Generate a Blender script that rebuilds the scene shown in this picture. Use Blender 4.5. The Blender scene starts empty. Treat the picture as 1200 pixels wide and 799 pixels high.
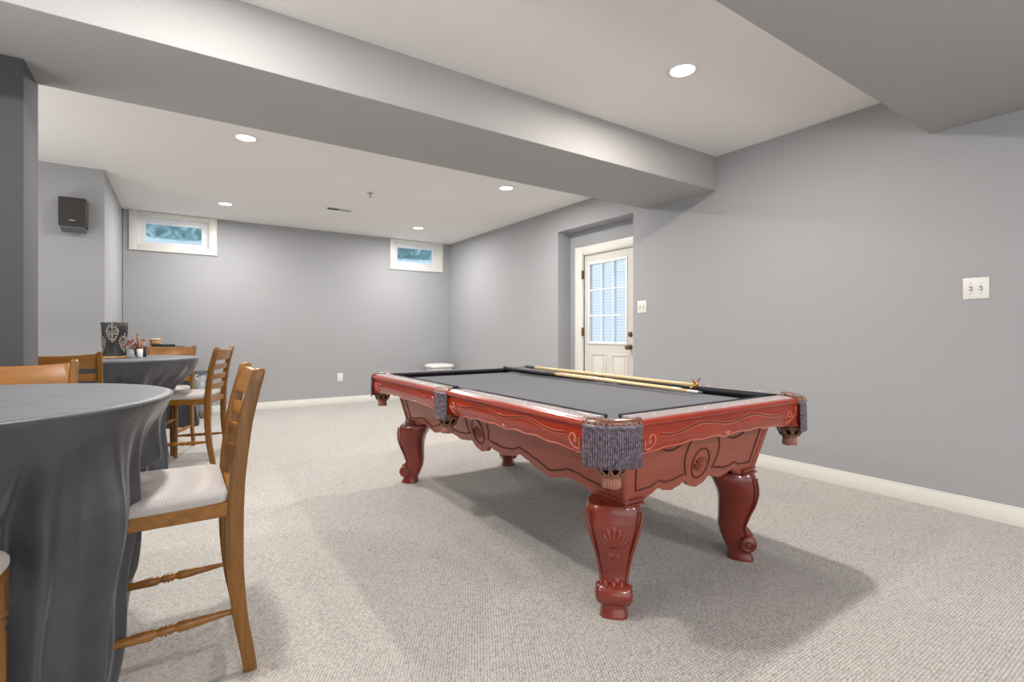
import bpy, bmesh, math, random
from mathutils import Vector, Matrix
random.seed(7)
PI = math.pi
C = bpy.context.scene.collection
sc = bpy.context.scene

# ------------------------------------------------------------------ materials
def lin(c):
    return tuple(((v/255)/12.92 if v/255 <= .04045 else (((v/255)+.055)/1.055)**2.4) for v in c)

def mat(name, rgb, rough=.6, spec=.5, metal=0., coat=0., coat_rough=.1, noise=None, bump=None, trans=0., emis=None, sheen=0.):
    """noise = (scale, strength, second rgb); bump = (scale, strength, distance)"""
    m = bpy.data.materials.new(name); m.use_nodes = True
    nt = m.node_tree; b = nt.nodes['Principled BSDF']
    b.inputs['Base Color'].default_value = (*lin(rgb), 1)
    b.inputs['Roughness'].default_value = rough
    b.inputs['Specular IOR Level'].default_value = spec
    b.inputs['Metallic'].default_value = metal
    b.inputs['Coat Weight'].default_value = coat
    b.inputs['Coat Roughness'].default_value = coat_rough
    b.inputs['Transmission Weight'].default_value = trans
    b.inputs['Sheen Weight'].default_value = sheen
    if emis:
        b.inputs['Emission Color'].default_value = (*lin(emis[0]), 1)
        b.inputs['Emission Strength'].default_value = emis[1]
    tc = nt.nodes.new('ShaderNodeTexCoord')
    if noise:
        n = nt.nodes.new('ShaderNodeTexNoise'); n.inputs['Scale'].default_value = noise[0]
        n.inputs['Detail'].default_value = 4
        mp = nt.nodes.new('ShaderNodeMapping')
        if len(noise) > 3: mp.inputs['Scale'].default_value = noise[3]
        nt.links.new(tc.outputs['Object'], mp.inputs['Vector']); nt.links.new(mp.outputs[0], n.inputs['Vector'])
        r = nt.nodes.new('ShaderNodeValToRGB')
        r.color_ramp.elements[0].position = .5-.5*noise[1]; r.color_ramp.elements[1].position = .5+.5*noise[1]
        r.color_ramp.elements[0].color = (*lin(rgb), 1); r.color_ramp.elements[1].color = (*lin(noise[2]), 1)
        nt.links.new(n.outputs['Fac'], r.inputs[0]); nt.links.new(r.outputs[0], b.inputs['Base Color'])
    if bump:
        n2 = nt.nodes.new('ShaderNodeTexNoise'); n2.inputs['Scale'].default_value = bump[0]; n2.inputs['Detail'].default_value = 3
        nt.links.new(tc.outputs['Object'], n2.inputs['Vector'])
        bp = nt.nodes.new('ShaderNodeBump'); bp.inputs['Strength'].default_value = bump[1]; bp.inputs['Distance'].default_value = bump[2]
        nt.links.new(n2.outputs['Fac'], bp.inputs['Height']); nt.links.new(bp.outputs[0], b.inputs['Normal'])
    return m

M = {}
M['wall'] = mat('wall_paint', (164,165,168), .75, .25, bump=(260, .12, .002))
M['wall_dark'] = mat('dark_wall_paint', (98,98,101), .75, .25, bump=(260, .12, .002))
M['ceil'] = mat('ceiling_paint', (236,234,231), .9, .15, bump=(200, .08, .002))
M['wall_shade'] = mat('dark_wall_paint_shaded', (78,79,83), .75, .25, bump=(260, .12, .002))  # pier paint again, with the near face's shade put into the colour
M['beam'] = mat('beam_paint', (172,171,170), .75, .25, bump=(260, .1, .002))
M['trim'] = mat('trim_paint', (228,226,220), .4, .4)
M['doorw'] = mat('door_paint', (214,211,203), .45, .4)
M['vinyl'] = mat('window_vinyl', (232,234,238), .35, .4)
M['plate'] = mat('switch_plastic', (230,228,222), .35, .5)
M['plate_dark'] = mat('plate_slots', (150,147,140), .5)
M['mahog'] = mat('mahogany_lacquer', (140,32,10), .28, .45, coat=.3, coat_rough=.12, noise=(5, .5, (172,54,18), (1,1,5)))
M['mahog_highlight'] = mat('mahogany_painted_highlight', (196,92,66), .18, .7, coat=1., coat_rough=.05)  # same lacquer, lighter and pinker to paint highlights onto the carved relief
M['mahog_top'] = mat('rail_top_reflection', (186,164,164), .16, .8, coat=1., coat_rough=.08)  # mahogany lightened: the ceiling's reflection is put into the base colour
M['cab'] = mat('cabinet_wood', (142,66,48), .38, .45, coat=.25, coat_rough=.25, noise=(4, .5, (158,80,60), (1,1,6)))
M['cab_groove'] = mat('cabinet_groove', (84,32,25), .5)
M['leg'] = mat('leg_lacquer', (106,31,19), .24, .55, coat=.5, coat_rough=.1, noise=(7, .45, (130,44,25), (1,1,.3)))
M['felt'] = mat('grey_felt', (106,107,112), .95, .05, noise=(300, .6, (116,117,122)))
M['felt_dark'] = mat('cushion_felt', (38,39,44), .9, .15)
M['leather'] = mat('pocket_leather', (92,54,42), .25, .6, coat=.5, noise=(60, .6, (136,90,68)), bump=(120, .4, .003))
M['brassleather'] = mat('pocket_basket_leather', (150,104,76), .35, .6, noise=(70, .6, (110,62,44)))
M['black'] = mat('black_leather', (18,16,18), .5)
M['fringe'] = mat('fringe_silk', (84,72,84), .4, .6, noise=(90, .3, (142,128,138)))
M['tassel'] = mat('tassel_silk', (158,100,84), .5, .5, noise=(200, .5, (190,136,116)))
M['maple'] = mat('maple_shaft', (222,190,140), .3, .5, coat=.4, noise=(12, .5, (236,208,160), (1,.1,1)))
M['cue_black'] = mat('cue_wrap', (34,36,38), .4, .5, noise=(60, .35, (96,100,100)))
M['ferrule'] = mat('cue_ferrule', (226,226,222), .3)
M['tipblue'] = mat('cue_tip', (90,110,120), .8)
M['brass'] = mat('brass', (214,170,84), .25, .5, metal=1.)
M['brass_dk'] = mat('antique_brass', (120,102,72), .35, .5, metal=.8)
M['oak'] = mat('honey_oak', (104,68,22), .36, .45, coat=.2, coat_rough=.25, noise=(9, .5, (146,96,34), (6,6,.5)))
M['oak_h'] = mat('honey_oak_rails', (124,78,24), .36, .45, coat=.2, coat_rough=.25, noise=(9, .5, (160,106,38), (.5,3,3)))
M['lantern'] = mat('lantern_black', (40,40,43), .4, .5)
M['silver'] = mat('silver_ornament', (176,168,156), .4, .5, metal=.4, noise=(160, .4, (110,104,98)))
M['wicker'] = mat('pale_wood', (196,150,106), .5, noise=(40, .5, (166,116,72)))
M['speaker'] = mat('speaker_cloth', (46,40,40), .7, noise=(220, .6, (60,53,52)))
M['speaker_m'] = mat('speaker_base', (96,98,102), .4)
M['chrome'] = mat('logo_silver', (220,220,222), .3, metal=.5)
M['white'] = mat('white_plastic', (226,226,222), .35, .5)
M['navy'] = mat('navy_case', (24,26,40), .4)
M['green'] = mat('green_label', (58,98,42), .5)
M['redbits'] = mat('red_berries', (136,36,34), .5)
M['brownstick'] = mat('brown_sticks', (128,76,52), .5)
M['glassy'] = mat('clear_plastic', (196,202,206), .2, .5, trans=.45)
M['vent'] = mat('vent_metal', (170,170,168), .5)
M['vent_d'] = mat('vent_dark', (70,70,72), .6)
M['ext_blue'] = None

def glass(name, rgb, a=.12):
    m = bpy.data.materials.new(name); m.use_nodes = True; nt = m.node_tree
    nt.nodes.clear(); o = nt.nodes.new('ShaderNodeOutputMaterial'); mx = nt.nodes.new('ShaderNodeMixShader')
    t = nt.nodes.new('ShaderNodeBsdfTransparent'); t.inputs[0].default_value = (*lin(rgb), 1)
    g = nt.nodes.new('ShaderNodeBsdfGlossy'); g.inputs['Roughness'].default_value = .02
    mx.inputs[0].default_value = a
    nt.links.new(t.outputs[0], mx.inputs[1]); nt.links.new(g.outputs[0], mx.inputs[2]); nt.links.new(mx.outputs[0], o.inputs[0])
    return m
M['glass'] = glass('window_glass', (240,246,250), .06)

def emit(name, rgb, s):
    m = bpy.data.materials.new(name); m.use_nodes = True; nt = m.node_tree
    nt.nodes.clear(); o = nt.nodes.new('ShaderNodeOutputMaterial'); e = nt.nodes.new('ShaderNodeEmission')
    e.inputs[0].default_value = (*lin(rgb), 1); e.inputs[1].default_value = s
    nt.links.new(e.outputs[0], o.inputs[0]); return m
M['lamp'] = emit('lamp_lens', (255,252,246), 6)

def carpet():
    m = bpy.data.materials.new('berber_carpet'); m.use_nodes = True; nt = m.node_tree; N = nt.nodes; L = nt.links
    b = N['Principled BSDF']; b.inputs['Roughness'].default_value = .95; b.inputs['Specular IOR Level'].default_value = .1
    tc = N.new('ShaderNodeTexCoord')
    # staggered loop lattice: rows at 0, 60 and 120 degrees
    d1 = N.new('ShaderNodeVectorMath'); d1.operation='DOT_PRODUCT'; d1.inputs[1].default_value=(1,-1/math.sqrt(3),0)
    d2 = N.new('ShaderNodeVectorMath'); d2.operation='DOT_PRODUCT'; d2.inputs[1].default_value=(0,2/math.sqrt(3),0)
    mp = N.new('ShaderNodeCombineXYZ')
    L.new(tc.outputs['Object'], d1.inputs[0]); L.new(tc.outputs['Object'], d2.inputs[0])
    L.new(d1.outputs['Value'], mp.inputs[0]); L.new(d2.outputs['Value'], mp.inputs[1])
    v = N.new('ShaderNodeTexVoronoi'); v.voronoi_dimensions = '2D'; v.inputs['Scale'].default_value = 84; v.inputs['Randomness'].default_value = .22
    L.new(mp.outputs[0], v.inputs['Vector'])
    # dark gaps between the loops
    gap = N.new('ShaderNodeValToRGB'); gap.color_ramp.elements[0].position = .36; gap.color_ramp.elements[0].color = (1,1,1,1)
    gap.color_ramp.elements[1].position = .72; gap.color_ramp.elements[1].color = (.30,.30,.32,1)
    L.new(v.outputs['Distance'], gap.inputs[0])
    # fleck colours from loop to loop
    wn = N.new('ShaderNodeTexWhiteNoise'); wn.noise_dimensions = '3D'; L.new(v.outputs['Position'], wn.inputs['Vector'])
    fl = N.new('ShaderNodeValToRGB'); e = fl.color_ramp.elements
    e[0].position = 0; e[0].color = (*lin((178,174,170)),1); e[1].position = 1; e[1].color = (*lin((207,203,198)),1)
    k = e.new(.1); k.color = (*lin((191,187,182)),1)
    k = e.new(.6); k.color = (*lin((198,194,189)),1)
    L.new(wn.outputs['Value'], fl.inputs[0])
    mu = N.new('ShaderNodeMix'); mu.data_type = 'RGBA'; mu.blend_type = 'MULTIPLY'; mu.inputs[0].default_value = 1
    L.new(fl.outputs[0], mu.inputs[6]); L.new(gap.outputs[0], mu.inputs[7])
    # slight large traffic wear, warm toward the right-hand wall
    n = N.new('ShaderNodeTexNoise'); n.inputs['Scale'].default_value = 1.6; n.inputs['Detail'].default_value = 3
    L.new(tc.outputs['Object'], n.inputs['Vector'])
    r2 = N.new('ShaderNodeValToRGB'); r2.color_ramp.elements[0].position=.35; r2.color_ramp.elements[1].position=.65
    r2.color_ramp.elements[0].color=(.96,.96,.96,1); r2.color_ramp.elements[1].color=(1,.99,.98,1)
    L.new(n.outputs['Fac'], r2.inputs[0])
    m2 = N.new('ShaderNodeMix'); m2.data_type='RGBA'; m2.blend_type='MULTIPLY'; m2.inputs[0].default_value=1
    L.new(mu.outputs[2], m2.inputs[6]); L.new(r2.outputs[0], m2.inputs[7])
    L.new(m2.outputs[2], b.inputs['Base Color'])
    bp = N.new('ShaderNodeBump'); bp.invert = True; bp.inputs['Strength'].default_value=.6; bp.inputs['Distance'].default_value=.006
    L.new(v.outputs['Distance'], bp.inputs['Height']); L.new(bp.outputs[0], b.inputs['Normal'])
    return m
M['carpet'] = carpet()

def cloth_mat():
    m = bpy.data.materials.new('charcoal_cloth'); m.use_nodes = True; nt = m.node_tree; N = nt.nodes; L = nt.links
    b = N['Principled BSDF']; b.inputs['Roughness'].default_value = .42; b.inputs['Specular IOR Level'].default_value = .65
    b.inputs['Sheen Weight'].default_value = .4; b.inputs['Sheen Roughness'].default_value = .35; b.inputs['Sheen Tint'].default_value = (.97,.98,1,1)
    tc = N.new('ShaderNodeTexCoord')
    n = N.new('ShaderNodeTexNoise'); n.inputs['Scale'].default_value = 5; n.inputs['Detail'].default_value = 5; L.new(tc.outputs['Object'], n.inputs['Vector'])
    r = N.new('ShaderNodeValToRGB'); r.color_ramp.elements[0].position=.35; r.color_ramp.elements[1].position=.7
    r.color_ramp.elements[0].color=(*lin((54,56,62)),1); r.color_ramp.elements[1].color=(*lin((72,74,81)),1)
    L.new(n.outputs['Fac'], r.inputs[0]); L.new(r.outputs[0], b.inputs['Base Color'])
    n2 = N.new('ShaderNodeTexNoise'); n2.inputs['Scale'].default_value = 9; n2.inputs['Detail'].default_value = 6; n2.inputs['Distortion'].default_value = 1.2
    L.new(tc.outputs['Object'], n2.inputs['Vector'])
    n3 = N.new('ShaderNodeTexNoise'); n3.inputs['Scale'].default_value = 420; L.new(tc.outputs['Object'], n3.inputs['Vector'])
    b1 = N.new('ShaderNodeBump'); b1.inputs['Strength'].default_value=.35; b1.inputs['Distance'].default_value=.012; L.new(n2.outputs['Fac'], b1.inputs['Height'])
    b2 = N.new('ShaderNodeBump'); b2.inputs['Strength'].default_value=.35; b2.inputs['Distance'].default_value=.001; L.new(n3.outputs['Fac'], b2.inputs['Height'])
    L.new(b1.outputs[0], b2.inputs['Normal']); L.new(b2.outputs[0], b.inputs['Normal'])
    return m
M['cloth'] = cloth_mat()
M['cloth_black'] = mat('black_cloth', (38,39,42), .6, .4, sheen=.3, bump=(30, .3, .01))

def seat_mat():
    m = bpy.data.materials.new('seat_weave'); m.use_nodes = True; nt = m.node_tree; N = nt.nodes; L = nt.links
    b = N['Principled BSDF']; b.inputs['Roughness'].default_value = .9; b.inputs['Specular IOR Level'].default_value = .2
    tc = N.new('ShaderNodeTexCoord'); c = N.new('ShaderNodeTexChecker'); c.inputs['Scale'].default_value = 230
    c.inputs['Color1'].default_value = (*lin((200,194,190)),1); c.inputs['Color2'].default_value = (*lin((176,170,168)),1)
    L.new(tc.outputs['Object'], c.inputs['Vector']); L.new(c.outputs['Color'], b.inputs['Base Color'])
    bp = N.new('ShaderNodeBump'); bp.inputs['Strength'].default_value=.3; bp.inputs['Distance'].default_value=.001
    L.new(c.outputs['Fac'], bp.inputs['Height']); L.new(bp.outputs[0], b.inputs['Normal'])
    return m
M['seat'] = seat_mat()

def siding_mat():
    m = bpy.data.materials.new('outside_siding_glow'); m.use_nodes = True; nt = m.node_tree; N = nt.nodes; L = nt.links
    b = N['Principled BSDF']; b.inputs['Roughness'].default_value=.7
    tc = N.new('ShaderNodeTexCoord'); w = N.new('ShaderNodeTexWave'); w.wave_type='BANDS'; w.bands_direction='Z'; w.wave_profile='SAW'
    w.inputs['Scale'].default_value=7; w.inputs['Distortion'].default_value=.6; w.inputs['Detail'].default_value=2
    L.new(tc.outputs['Object'], w.inputs['Vector'])
    r = N.new('ShaderNodeValToRGB'); r.color_ramp.elements[0].color=(*lin((190,197,203)),1); r.color_ramp.elements[1].color=(*lin((224,228,231)),1)
    L.new(w.outputs['Fac'], r.inputs[0]); L.new(r.outputs[0], b.inputs['Base Color']); L.new(r.outputs[0], b.inputs['Emission Color']); b.inputs['Emission Strength'].default_value=.8; return m  # siding glows in its own colour to imitate outdoor daylight
M['siding'] = siding_mat()

def well_mat():
    m = bpy.data.materials.new('window_well'); m.use_nodes = True; nt = m.node_tree; N = nt.nodes; L = nt.links
    b = N['Principled BSDF']; b.inputs['Roughness'].default_value=.8
    tc = N.new('ShaderNodeTexCoord'); n = N.new('ShaderNodeTexNoise'); n.inputs['Scale'].default_value=7; n.inputs['Detail'].default_value=6; n.inputs['Distortion'].default_value=1.
    L.new(tc.outputs['Object'], n.inputs['Vector'])
    r = N.new('ShaderNodeValToRGB'); r.color_ramp.elements[0].position=.35; r.color_ramp.elements[1].position=.72
    r.color_ramp.elements[0].color=(*lin((78,112,116)),1); r.color_ramp.elements[1].color=(*lin((170,196,200)),1)
    k=r.color_ramp.elements.new(.55); k.color=(*lin((110,146,150)),1)
    L.new(n.outputs['Fac'], r.inputs[0])
    # pale gravel heaped along the foot of the well
    sx=N.new('ShaderNodeSeparateXYZ'); L.new(tc.outputs['Object'], sx.inputs[0])
    ad=N.new('ShaderNodeMath'); ad.operation='MULTIPLY_ADD'; ad.inputs[1].default_value=.10; L.new(n.outputs['Fac'], ad.inputs[0]); L.new(sx.outputs['Z'], ad.inputs[2])
    st=N.new('ShaderNodeMapRange'); st.inputs['From Min'].default_value=2.53; st.inputs['From Max'].default_value=2.56; st.inputs['To Min'].default_value=1; st.inputs['To Max'].default_value=0; L.new(ad.outputs[0], st.inputs['Value'])
    mx=N.new('ShaderNodeMix'); mx.data_type='RGBA'; L.new(st.outputs[0], mx.inputs[0]); L.new(r.outputs[0], mx.inputs[6]); mx.inputs[7].default_value=(*lin((206,220,230)),1)
    L.new(mx.outputs[2], b.inputs['Base Color']); L.new(mx.outputs[2], b.inputs['Emission Color']); b.inputs['Emission Strength'].default_value=.5  # emission added so the well looks daylit
    return m
M['well'] = well_mat()
M['snow'] = mat('pale_gravel', (214,226,236), .8, noise=(30,.6,(190,204,216)))

# ------------------------------------------------------------------ mesh helpers
def box(bm, x0,x1,y0,y1,z0,z1, mi=0, mtx=None):
    vs = [bm.verts.new((x,y,z)) for x in (x0,x1) for y in (y0,y1) for z in (z0,z1)]
    if mtx is not None:
        for v in vs: v.co = mtx @ v.co
    for q in ((0,1,3,2),(4,6,7,5),(0,4,5,1),(2,3,7,6),(0,2,6,4),(1,5,7,3)):
        f = bm.faces.new([vs[i] for i in q]); f.material_index = mi
    return vs

def loft(bm, rings, closed=True, caps=True, mi=0, smooth=True):
    R = [[bm.verts.new(p) for p in r] for r in rings]
    n = len(R[0])
    for a, b in zip(R, R[1:]):
        for i in range(n if closed else n-1):
            j = (i+1) % n
            f = bm.faces.new((a[i], a[j], b[j], b[i])); f.material_index = mi; f.smooth = smooth
    if caps and closed:
        for r, rev in ((R[0], True), (R[-1], False)):
            f = bm.faces.new(list(reversed(r)) if rev else r); f.material_index = mi
    return R

def frames(pts):
    pts = [Vector(p) for p in pts]; T = []
    for i in range(len(pts)):
        a = pts[max(i-1,0)]; b = pts[min(i+1,len(pts)-1)]
        t = (b-a); t = t.normalized() if t.length > 1e-9 else Vector((0,0,1)); T.append(t)
    up = Vector((0,0,1)) if abs(T[0].z) < .9 else Vector((1,0,0))
    n = T[0].cross(up).normalized(); out = []
    for p, t in zip(pts, T):
        n = (n - t*n.dot(t)); n = n.normalized() if n.length > 1e-6 else t.orthogonal().normalized()
        out.append((p, t, n, t.cross(n)))
    return out

def tube(bm, pts, r, seg=8, mi=0, closed=False):
    rs = r if isinstance(r, (list,tuple)) else [r]*len(pts)
    if closed: pts = list(pts)+[pts[0]]; rs = list(rs)+[rs[0]]
    rings = [[p + (n*math.cos(2*PI*k/seg) + b*math.sin(2*PI*k/seg))*q for k in range(seg)] for (p,t,n,b), q in zip(frames(pts), rs)]
    loft(bm, rings, True, not closed, mi)

def lathe(bm, prof, c=(0,0,0), seg=24, mi=0, mtx=None, caps=True):
    c = Vector(c); rings = []
    for r, z in prof:
        ring = [Vector((r*math.cos(2*PI*k/seg), r*math.sin(2*PI*k/seg), z)) for k in range(seg)]
        if mtx is not None: ring = [mtx @ p for p in ring]
        rings.append([p + c for p in ring])
    loft(bm, rings, True, caps, mi)

def cylb(bm, p0, p1, r0, r1=None, seg=16, mi=0):
    tube(bm, [p0, p1], [r0, r1 if r1 is not None else r0], seg, mi)

def ellipsoid(bm, c, axes, mi=0, nu=10, nv=6):
    """axes = three Vectors"""
    a,b,d = [Vector(v) for v in axes]; c = Vector(c); rings = []
    for i in range(1, nv):
        th = PI*i/nv
        rings.append([c + a*math.sin(th)*math.cos(2*PI*k/nu) + b*math.sin(th)*math.sin(2*PI*k/nu) + d*math.cos(th) for k in range(nu)])
    R = loft(bm, rings, True, False, mi)
    for r, p, s in ((R[0], c+d, 1), (R[-1], c-d, -1)):
        v = bm.verts.new(p)
        for k in range(nu):
            f = bm.faces.new((v, r[k], r[(k+1)%nu]) if s>0 else (v, r[(k+1)%nu], r[k])); f.smooth=True; f.material_index = mi

def prism(bm, poly, z0, z1, mi=0, mtx=None):
    A = [Vector((x,y,z0)) for x,y in poly]; B = [Vector((x,y,z1)) for x,y in poly]
    if mtx is not None: A=[mtx@p for p in A]; B=[mtx@p for p in B]
    loft(bm, [A,B], True, True, mi, smooth=False)

def obj(name, bm, mats, parent=None, bevel=0, bseg=2, smooth_ang=None, loc=None):
    bmesh.ops.recalc_face_normals(bm, faces=bm.faces)
    me = bpy.data.meshes.new(name); bm.to_mesh(me); bm.free()
    o = bpy.data.objects.new(name, me); C.objects.link(o)
    for m in (mats if isinstance(mats, (list,tuple)) else [mats]): me.materials.append(m)
    if parent is not None: o.parent = parent
    if loc: o.location = loc
    if bevel:
        b = o.modifiers.new('bevel', 'BEVEL'); b.width = bevel; b.segments = bseg; b.limit_method = 'ANGLE'; b.angle_limit = math.radians(35)
        if smooth_ang is None: smooth_ang = 40
    if smooth_ang:
        me.shade_smooth() if hasattr(me,'shade_smooth') else None
        for p in me.polygons: p.use_smooth = True
        es = o.modifiers.new('edges', 'EDGE_SPLIT'); es.split_angle = math.radians(smooth_ang); es.use_edge_sharp = False
    return o
def new(): return bmesh.new()

def thing(name, label, cat, loc=(0,0,0), rotz=0, group=None):
    o = bpy.data.objects.new(name, None); C.objects.link(o); o.empty_display_size = .1
    o.location = loc; o.rotation_euler = (0,0,rotz); o['label'] = label; o['category'] = cat
    if group: o['group'] = group
    return o
def tag(o, label, cat, group=None):
    o['label'] = label; o['category'] = cat
    if group: o['group'] = group
    return o
def struct(name, bm, mats, label=None, parent=None, **k):
    o = obj(name, bm, mats, parent, **k)
    if parent is None:
        o['kind'] = 'structure'
        if label: o['label'] = label; o['category'] = name.split('_')[0]
    return o

# ------------------------------------------------------------------ room
XR, YB, ZC = 3.982, 7.951, 2.675
BZ = 2.372; BN, BF = 2.666, 3.458; SY = 1.146
XL = -3.4; YK = -3.2
DW = 4.19; AL0, AL1, AZ = 3.645, 4.897, 2.38

b = new(); box(b, XL, XR+.35, YK, YB+.2, -.1, 0); struct('floor', b, M['carpet'], 'cream berber loop carpet floor')
b = new(); box(b, XL, XR+.35, YK, YB+.2, ZC, ZC+.12); struct('ceiling', b, M['ceil'], 'flat white painted ceiling')
b = new(); box(b, XL, XR, BN, BF, BZ, ZC); struct('trim_1', b, M['beam'], 'long grey boxed beam crossing the room under the ceiling', bevel=.004)
b = new(); box(b, XL, XR, YK, SY, BZ, ZC); struct('trim_2', b, M['beam'], 'lowered grey soffit nearest the camera, upper right', bevel=.004)
# right-hand wall with door alcove
b = new(); T = XR+.35
box(b, XR, T, YK, AL0, 0, ZC); box(b, XR, T, AL1, YB+.2, 0, ZC); box(b, XR, T, AL0, AL1, AZ, ZC)
D0, D1, DZ = 3.80, 4.648, 2.066      # door leaf limits
box(b, DW, T, AL0, D0, 0, AZ); box(b, DW, T, D1, AL1, 0, AZ); box(b, DW, T, D0, D1, DZ, AZ)
struct('wall_right', b, M['wall'], 'long grey right-hand wall with the door alcove')
# back wall with two window openings
W1 = (-.447, .337, 2.246, 2.615); W2 = (2.969, 3.777, 2.260, 2.632)
b = new(); x = -.595
for w in (W1, W2):
    box(b, x, w[0], YB, YB+.2, 0, ZC); box(b, w[0], w[1], YB, YB+.2, 0, w[2]); box(b, w[0], w[1], YB, YB+.2, w[3], ZC); x = w[1]
box(b, x, XR+.35, YB, YB+.2, 0, ZC)
struct('wall_back', b, M['wall'], 'grey far wall with two small high windows')
LY = 6.17
b = new(); box(b, XL, -.6, LY, LY+.15, 0, ZC); box(b, -.75, -.6, LY+.15, YB+.2, 0, ZC)
struct('wall_left', b, M['wall'], 'pale grey stepped wall at left that carries the small speaker')
b = new(); box(b, XL-.15, XL, YK, LY+.15, 0, ZC); struct('wall_far_left', b, M['wall'], 'grey wall of the left-hand bay')
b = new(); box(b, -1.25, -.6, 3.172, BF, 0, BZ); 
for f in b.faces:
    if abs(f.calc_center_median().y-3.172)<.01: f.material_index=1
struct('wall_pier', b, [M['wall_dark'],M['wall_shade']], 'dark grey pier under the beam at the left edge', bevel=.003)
# baseboards
def base(name, segs, label):
    b = new()
    for x0,x1,y0,y1,ax in segs:
        box(b, x0,x1,y0,y1,0,.092)
        if ax=='x-': box(b, x0+.004,x1,y0,y1,.092,.107)
        elif ax=='y-': box(b, x0,x1,y0+.004,y1,.092,.107)
        else: box(b, x0,x1-.004,y0,y1,.092,.107)
    struct(name, b, M['trim'], label, bevel=.002)
base('baseboard_right', [(XR-.015,XR,YK,AL0,'x-'),(XR-.015,XR,AL1,YB-.015,'x-')], 'white baseboard along the right-hand wall')
base('baseboard_back', [(-.585,XR,YB-.015,YB,'y-')], 'white baseboard along the far wall')
base('baseboard_left', [(-.6,-.585,LY,YB-.015,'x+'),(XL,-.585,LY-.015,LY,'y-')], 'white baseboard along the left stepped wall')

# windows
def window(n, w, ox0, ox1, label):
    x0,x1,z0,z1 = w
    root = bpy.data.objects.new('window_%d'%n, None); C.objects.link(root); root['kind']='structure'; root['label']=label; root['category']='window'
    def o2(nm, bm, m, **k): return obj(nm, bm, m, root, **k)
    b = new(); zt = ZC-.004; zb = 2.172; y = YB-.018
    box(b, ox0, x0, y, YB, zb, zt); box(b, x1, ox1, y, YB, zb, zt); box(b, x0, x1, y, YB, zb, z0); box(b, x0, x1, y, YB, z1, zt)
    box(b, ox0-.006, ox1+.006, y-.006, YB, zb-.006, zb+.006)
    o2('casing', b, M['trim'], bevel=.003)
    b = new(); f=.035; y0, y1 = YB+.06, YB+.15
    box(b, x0, x0+f, y0,y1,z0,z1); box(b,x1-f,x1,y0,y1,z0,z1); box(b,x0+f,x1-f,y0,y1,z0,z0+f*.7); box(b,x0+f,x1-f,y0,y1,z1-f*.9,z1)
    o2('window_frame', b, M['vinyl'], bevel=.003)
    b = new(); s=.05; a0,a1,c0,c1 = x0+f,x1-f,z0+f*.7,z1-f*.9; y0,y1 = YB+.075,YB+.12
    box(b,a0,a0+s,y0,y1,c0,c1); box(b,a1-s,a1,y0,y1,c0,c1); box(b,a0+s,a1-s,y0,y1,c0,c0+s*.7); box(b,a0+s,a1-s,y0,y1,c1-s*.9,c1)
    xm=(a0+a1)/2; box(b, xm-.03,xm+.03, y0-.02,y0, c1-.03,c1-.018)
    o2('sash', b, M['vinyl'], bevel=.003)
    b = new(); box(b,a0+s,a1-s,YB+.095,YB+.099,c0+s*.7,c1-s*.9); o2('window_pane', b, M['glass'])
    # jamb lining
    b = new(); box(b,x0-.002,x0+.006,YB,YB+.2,z0,z1); box(b,x1-.006,x1+.002,YB,YB+.2,z0,z1); box(b,x0,x1,YB,YB+.2,z0-.002,z0+.006); box(b,x0,x1,YB,YB+.2,z1-.006,z1+.002)
    o2('jamb', b, M['trim'])
window(1, W1, -.534, .430, 'small white hopper window at the left end of the far wall')
window(2, W2, 2.895, 3.856, 'small white hopper window near the far right corner')
# window wells outside
for i,(w,c) in enumerate(((W1,-.05),(W2,3.37))):
    b = new(); n=24
    pts = [(c+.85*math.cos(PI*k/n), YB+.22+.75*math.sin(PI*k/n)) for k in range(n+1)]
    loft(b, [[(x,y,1.9) for x,y in pts],[(x,y,2.95) for x,y in pts]], False, False)
    o = struct('window_well' if i==0 else 'window_well.001', b, M['well'], ('mottled teal window well outside the left window','mottled teal window well outside the right window')[i])
    o['category']='window well'

# door
d = bpy.data.objects.new('door_1', None); C.objects.link(d); d['kind']='structure'; d['label']='white nine-pane entry door in the right-hand alcove'; d['category']='door'
b = new(); cx = DW-.02
cas = .098
box(b, cx, DW, D1+.012, D1+.012+cas+.02, 0, DZ+.012+cas); box(b, cx, DW, D0-.012-cas, D0-.012, 0, DZ+.012+cas); box(b, cx, DW, D0-.012, D1+.012, DZ+.012, DZ+.012+cas)
box(b, cx-.008, DW, D1+.012+cas+.004, D1+.036+cas, 0, DZ+.02+cas)
obj('casing', b, M['trim'], d, bevel=.004)
b = new(); box(b, DW-.004, DW+.12, D1, D1+.014, 0, DZ+.014); box(b, DW-.004, DW+.12, D0-.014, D0, 0, DZ+.014); box(b, DW-.004, DW+.12, D0, D1, DZ, DZ+.014); box(b, DW-.004, DW+.12, D0, D1, 0, .02)
obj('jamb', b, M['trim'], d)
G0,G1,GZ0,GZ1 = 3.955,4.545,1.0,1.942; lx0,lx1 = DW+.012, DW+.052
b = new()
box(b, lx0,lx1,D0+.003,G0,.02,DZ-.003); box(b,lx0,lx1,G1,D1-.003,.02,DZ-.003); box(b,lx0,lx1,G0,G1,.02,GZ0); box(b,lx0,lx1,G0,G1,GZ1,DZ-.003)
obj('door_leaf', b, M['doorw'], d)
b = new()   # raised glass surround and lower panels
t=.03
for (y0,y1,z0,z1) in ((G0-t,G1+t,GZ0-t,GZ0),(G0-t,G1+t,GZ1,GZ1+t),(G0-t,G0,GZ0,GZ1),(G1,G1+t,GZ0,GZ1)): box(b,lx0-.012,lx0+.002,y0,y1,z0,z1)
obj('glass_surround', b, M['vinyl'], d, bevel=.004)
b = new()
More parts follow.
